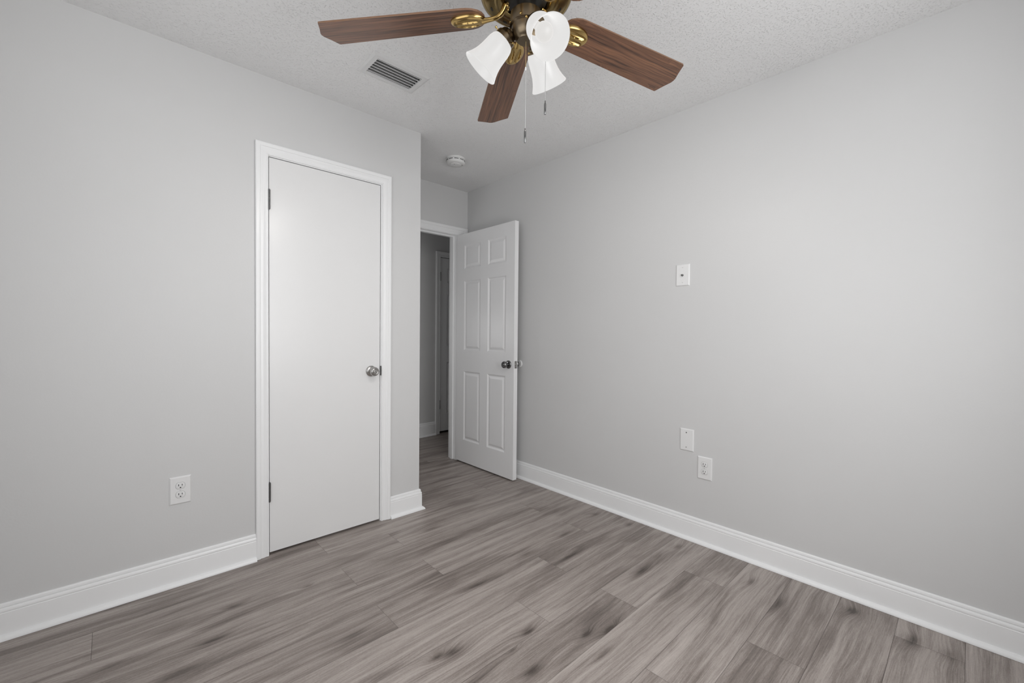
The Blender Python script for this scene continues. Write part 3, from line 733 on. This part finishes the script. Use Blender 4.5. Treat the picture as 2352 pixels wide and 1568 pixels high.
# lamps
AWAY = math.atan2(0.72997, 0.68317)
def lamp(phi, off=0.0, dz=0.0):
    wa = AWAY - math.radians(phi); hd = Vector((math.cos(wa), math.sin(wa), 0))
    n0 = hd * 0.0670 + Vector((0, 0, Z(2.108))); n1 = hd * 0.1495 + Vector((0, 0, Z(2.0205)))
    sh_ = Vector((math.cos(AWAY), math.sin(AWAY), 0)) * off + Vector((0, 0, dz)); n0 += sh_; n1 += sh_
    ax = (n1 - n0).normalized(); Ls = (n1 - n0).length
    mt = mfrom(n0, ax)
    # arm + socket cup
    bm = bmesh.new()
    tube(bm, [hd * 0.024 + Vector((0, 0, Z(2.138))), hd * 0.034 + Vector((0, 0, Z(2.134))), n0 - ax * 0.018], [0.011, 0.0115, 0.012], 14)
    lathe(bm, [(0, -0.026), (0.012, -0.026), (0.0195, -0.024), (0.0250, -0.0195), (0.0272, -0.013), (0.0282, -0.0112), (0.0315, -0.0085), (0.0338, -0.003), (0.0342, 0.006), (0.0350, 0.0075), (0.0350, 0.010), (0.0335, 0.010), (0.0320, 0.004), (0.020, 0.002), (0, 0.001)], 40, mt)
    h_ = obj('lamp_holder', bm, M_bronze, fan, True, 40); tag(h_, 'bronze socket cup')
    for q in range(3):
        a = 2 * PI * q / 3 + 0.5; c_ = mt @ Vector((0.0335 * math.cos(a), 0.0335 * math.sin(a), 0.001)); d_ = (mt.to_3x3() @ Vector((math.cos(a), math.sin(a), 0))).normalized()
        bm = bmesh.new(); lathe(bm, [(0, -0.002), (0.0016, -0.002), (0.0016, 0.006), (0.0036, 0.0065), (0.0038, 0.0100), (0.0026, 0.0115), (0, 0.0118)], 12, mfrom(c_, d_)); obj('thumb_screw', bm, M_brass, h_, True)
    # bell glass (double walled)
    out = [(r_, t_ * Ls) for r_, t_ in ((0.0300, 0.03), (0.0345, 0.07), (0.0385, 0.13), (0.0410, 0.20), (0.0424, 0.28), (0.0430, 0.36), (0.0437, 0.45), (0.0448, 0.55), (0.0466, 0.65), (0.0497, 0.75), (0.0540, 0.85), (0.0585, 0.93), (0.0618, 0.985))]
    inn = [(r - 0.0030, z) for i, (r, z) in enumerate(out)][::-1]
    bm = bmesh.new(); lathe(bm, out + [(0.0606, Ls)] + inn + [out[0]], 56, mt)
    sg = obj('lamp_shade', bm, M_shade, fan, True, 50); tag(sg, 'lit frosted glass bell shade')
    bm = bmesh.new(); lathe(bm, [(0, 0.004), (0.012, 0.006), (0.013, 0.03), (0.020, 0.045), (0.026, 0.060), (0.027, 0.070), (0.024, 0.082), (0.016, 0.090), (0, 0.094)], 24, mt); obj('bulb', bm, M_bulb, h_, True)
    l = bpy.data.lights.new('bulb_light', 'SPOT'); l.energy = BULB_W; l.color = (1.0, 0.97, 0.93); l.shadow_soft_size = 0.03; l.spot_size = math.radians(172); l.spot_blend = 1.0
    o = bpy.data.objects.new('bulb_light', l); COL.objects.link(o); o.parent = fan; o.location = mt @ Vector((0, 0, Ls + 0.012))
    o.rotation_mode = 'QUATERNION'; o.rotation_quaternion = Vector((0, 0, -1)).rotation_difference(ax)
lamp(-80); lamp(35); lamp(153, 0.008, 0.0)

# pull chains (each bead chain one mesh) with their fobs
def chain(lat, far, ztop, zfob, zend, label, start=None, conn=None):
    rt = Vector((math.cos(AWAY - PI / 2), math.sin(AWAY - PI / 2), 0)); fw = Vector((math.cos(AWAY), math.sin(AWAY), 0))
    b0 = rt * lat + fw * far
    bm = bmesh.new(); z = ztop; i = 0
    if start: tube(bm, [start, start.lerp(b0 + Vector((0, 0, Z(ztop))), 0.7) + Vector((0, 0, 0.001)), b0 + Vector((0, 0, Z(ztop)))], 0.0012, 8)
    while z > zfob:
        r = 0.0013
        c_ = b0 + Vector((0, 0, Z(z)))
        g_ = bmesh.ops.create_uvsphere(bm, u_segments=8, v_segments=5, radius=r, matrix=Matrix.Translation(c_)); z -= 0.0031; i += 1
        if conn and z > conn:
            for f_ in set(f for v in g_['verts'] for f in v.link_faces): f_.material_index = 1
    tube(bm, [b0 + Vector((0, 0, Z(ztop))), b0 + Vector((0, 0, Z(zfob - 0.001)))], 0.00045, 6)
    ch = obj('pull_chain', bm, [M_chain, M_chainb], fan, True); tag(ch, label)
    bm = bmesh.new()
    lathe(bm, [(0, Z(zfob + 0.003)), (0.0014, Z(zfob + 0.003)), (0.0020, Z(zfob)), (0.0016, Z(zfob - 0.003)), (0.0030, Z(zfob - 0.0055)), (0.0034, Z(zfob - 0.009)), (0.0034, Z(zend + 0.002)), (0.0026, Z(zend)), (0, Z(zend))], 18, Matrix.Translation(b0))
    obj('chain_fob', bm, M_steel, ch, True, 40)
    if conn:
        bm = bmesh.new(); lathe(bm, [(0, Z(conn + 0.006)), (0.0022, Z(conn + 0.005)), (0.0026, Z(conn)), (0.0022, Z(conn - 0.005)), (0, Z(conn - 0.006))], 14, Matrix.Translation(b0)); obj('chain_connector', bm, M_plate, ch, True)
    return ch
chain(0.0005, 0.0, 2.094, 1.815, 1.7725, 'long pull chain', conn=2.006)
rt = Vector((math.cos(AWAY - PI / 2), math.sin(AWAY - PI / 2), 0))
chain(0.0638, 0.0, 2.166, 1.903, 1.8625, 'short pull chain', start=rt * 0.0495 + Vector((0, 0, Z(2.168))))

# ------------------------------------------------------------------ dim unseen fill light added to brighten the hall
l = bpy.data.lights.new('hall_fill_light', 'POINT'); l.energy = HALL_W; l.shadow_soft_size = 0.15
o = bpy.data.objects.new('hall_fill_light', l); COL.objects.link(o); o.location = (-1.1, 1.25, 1.2)
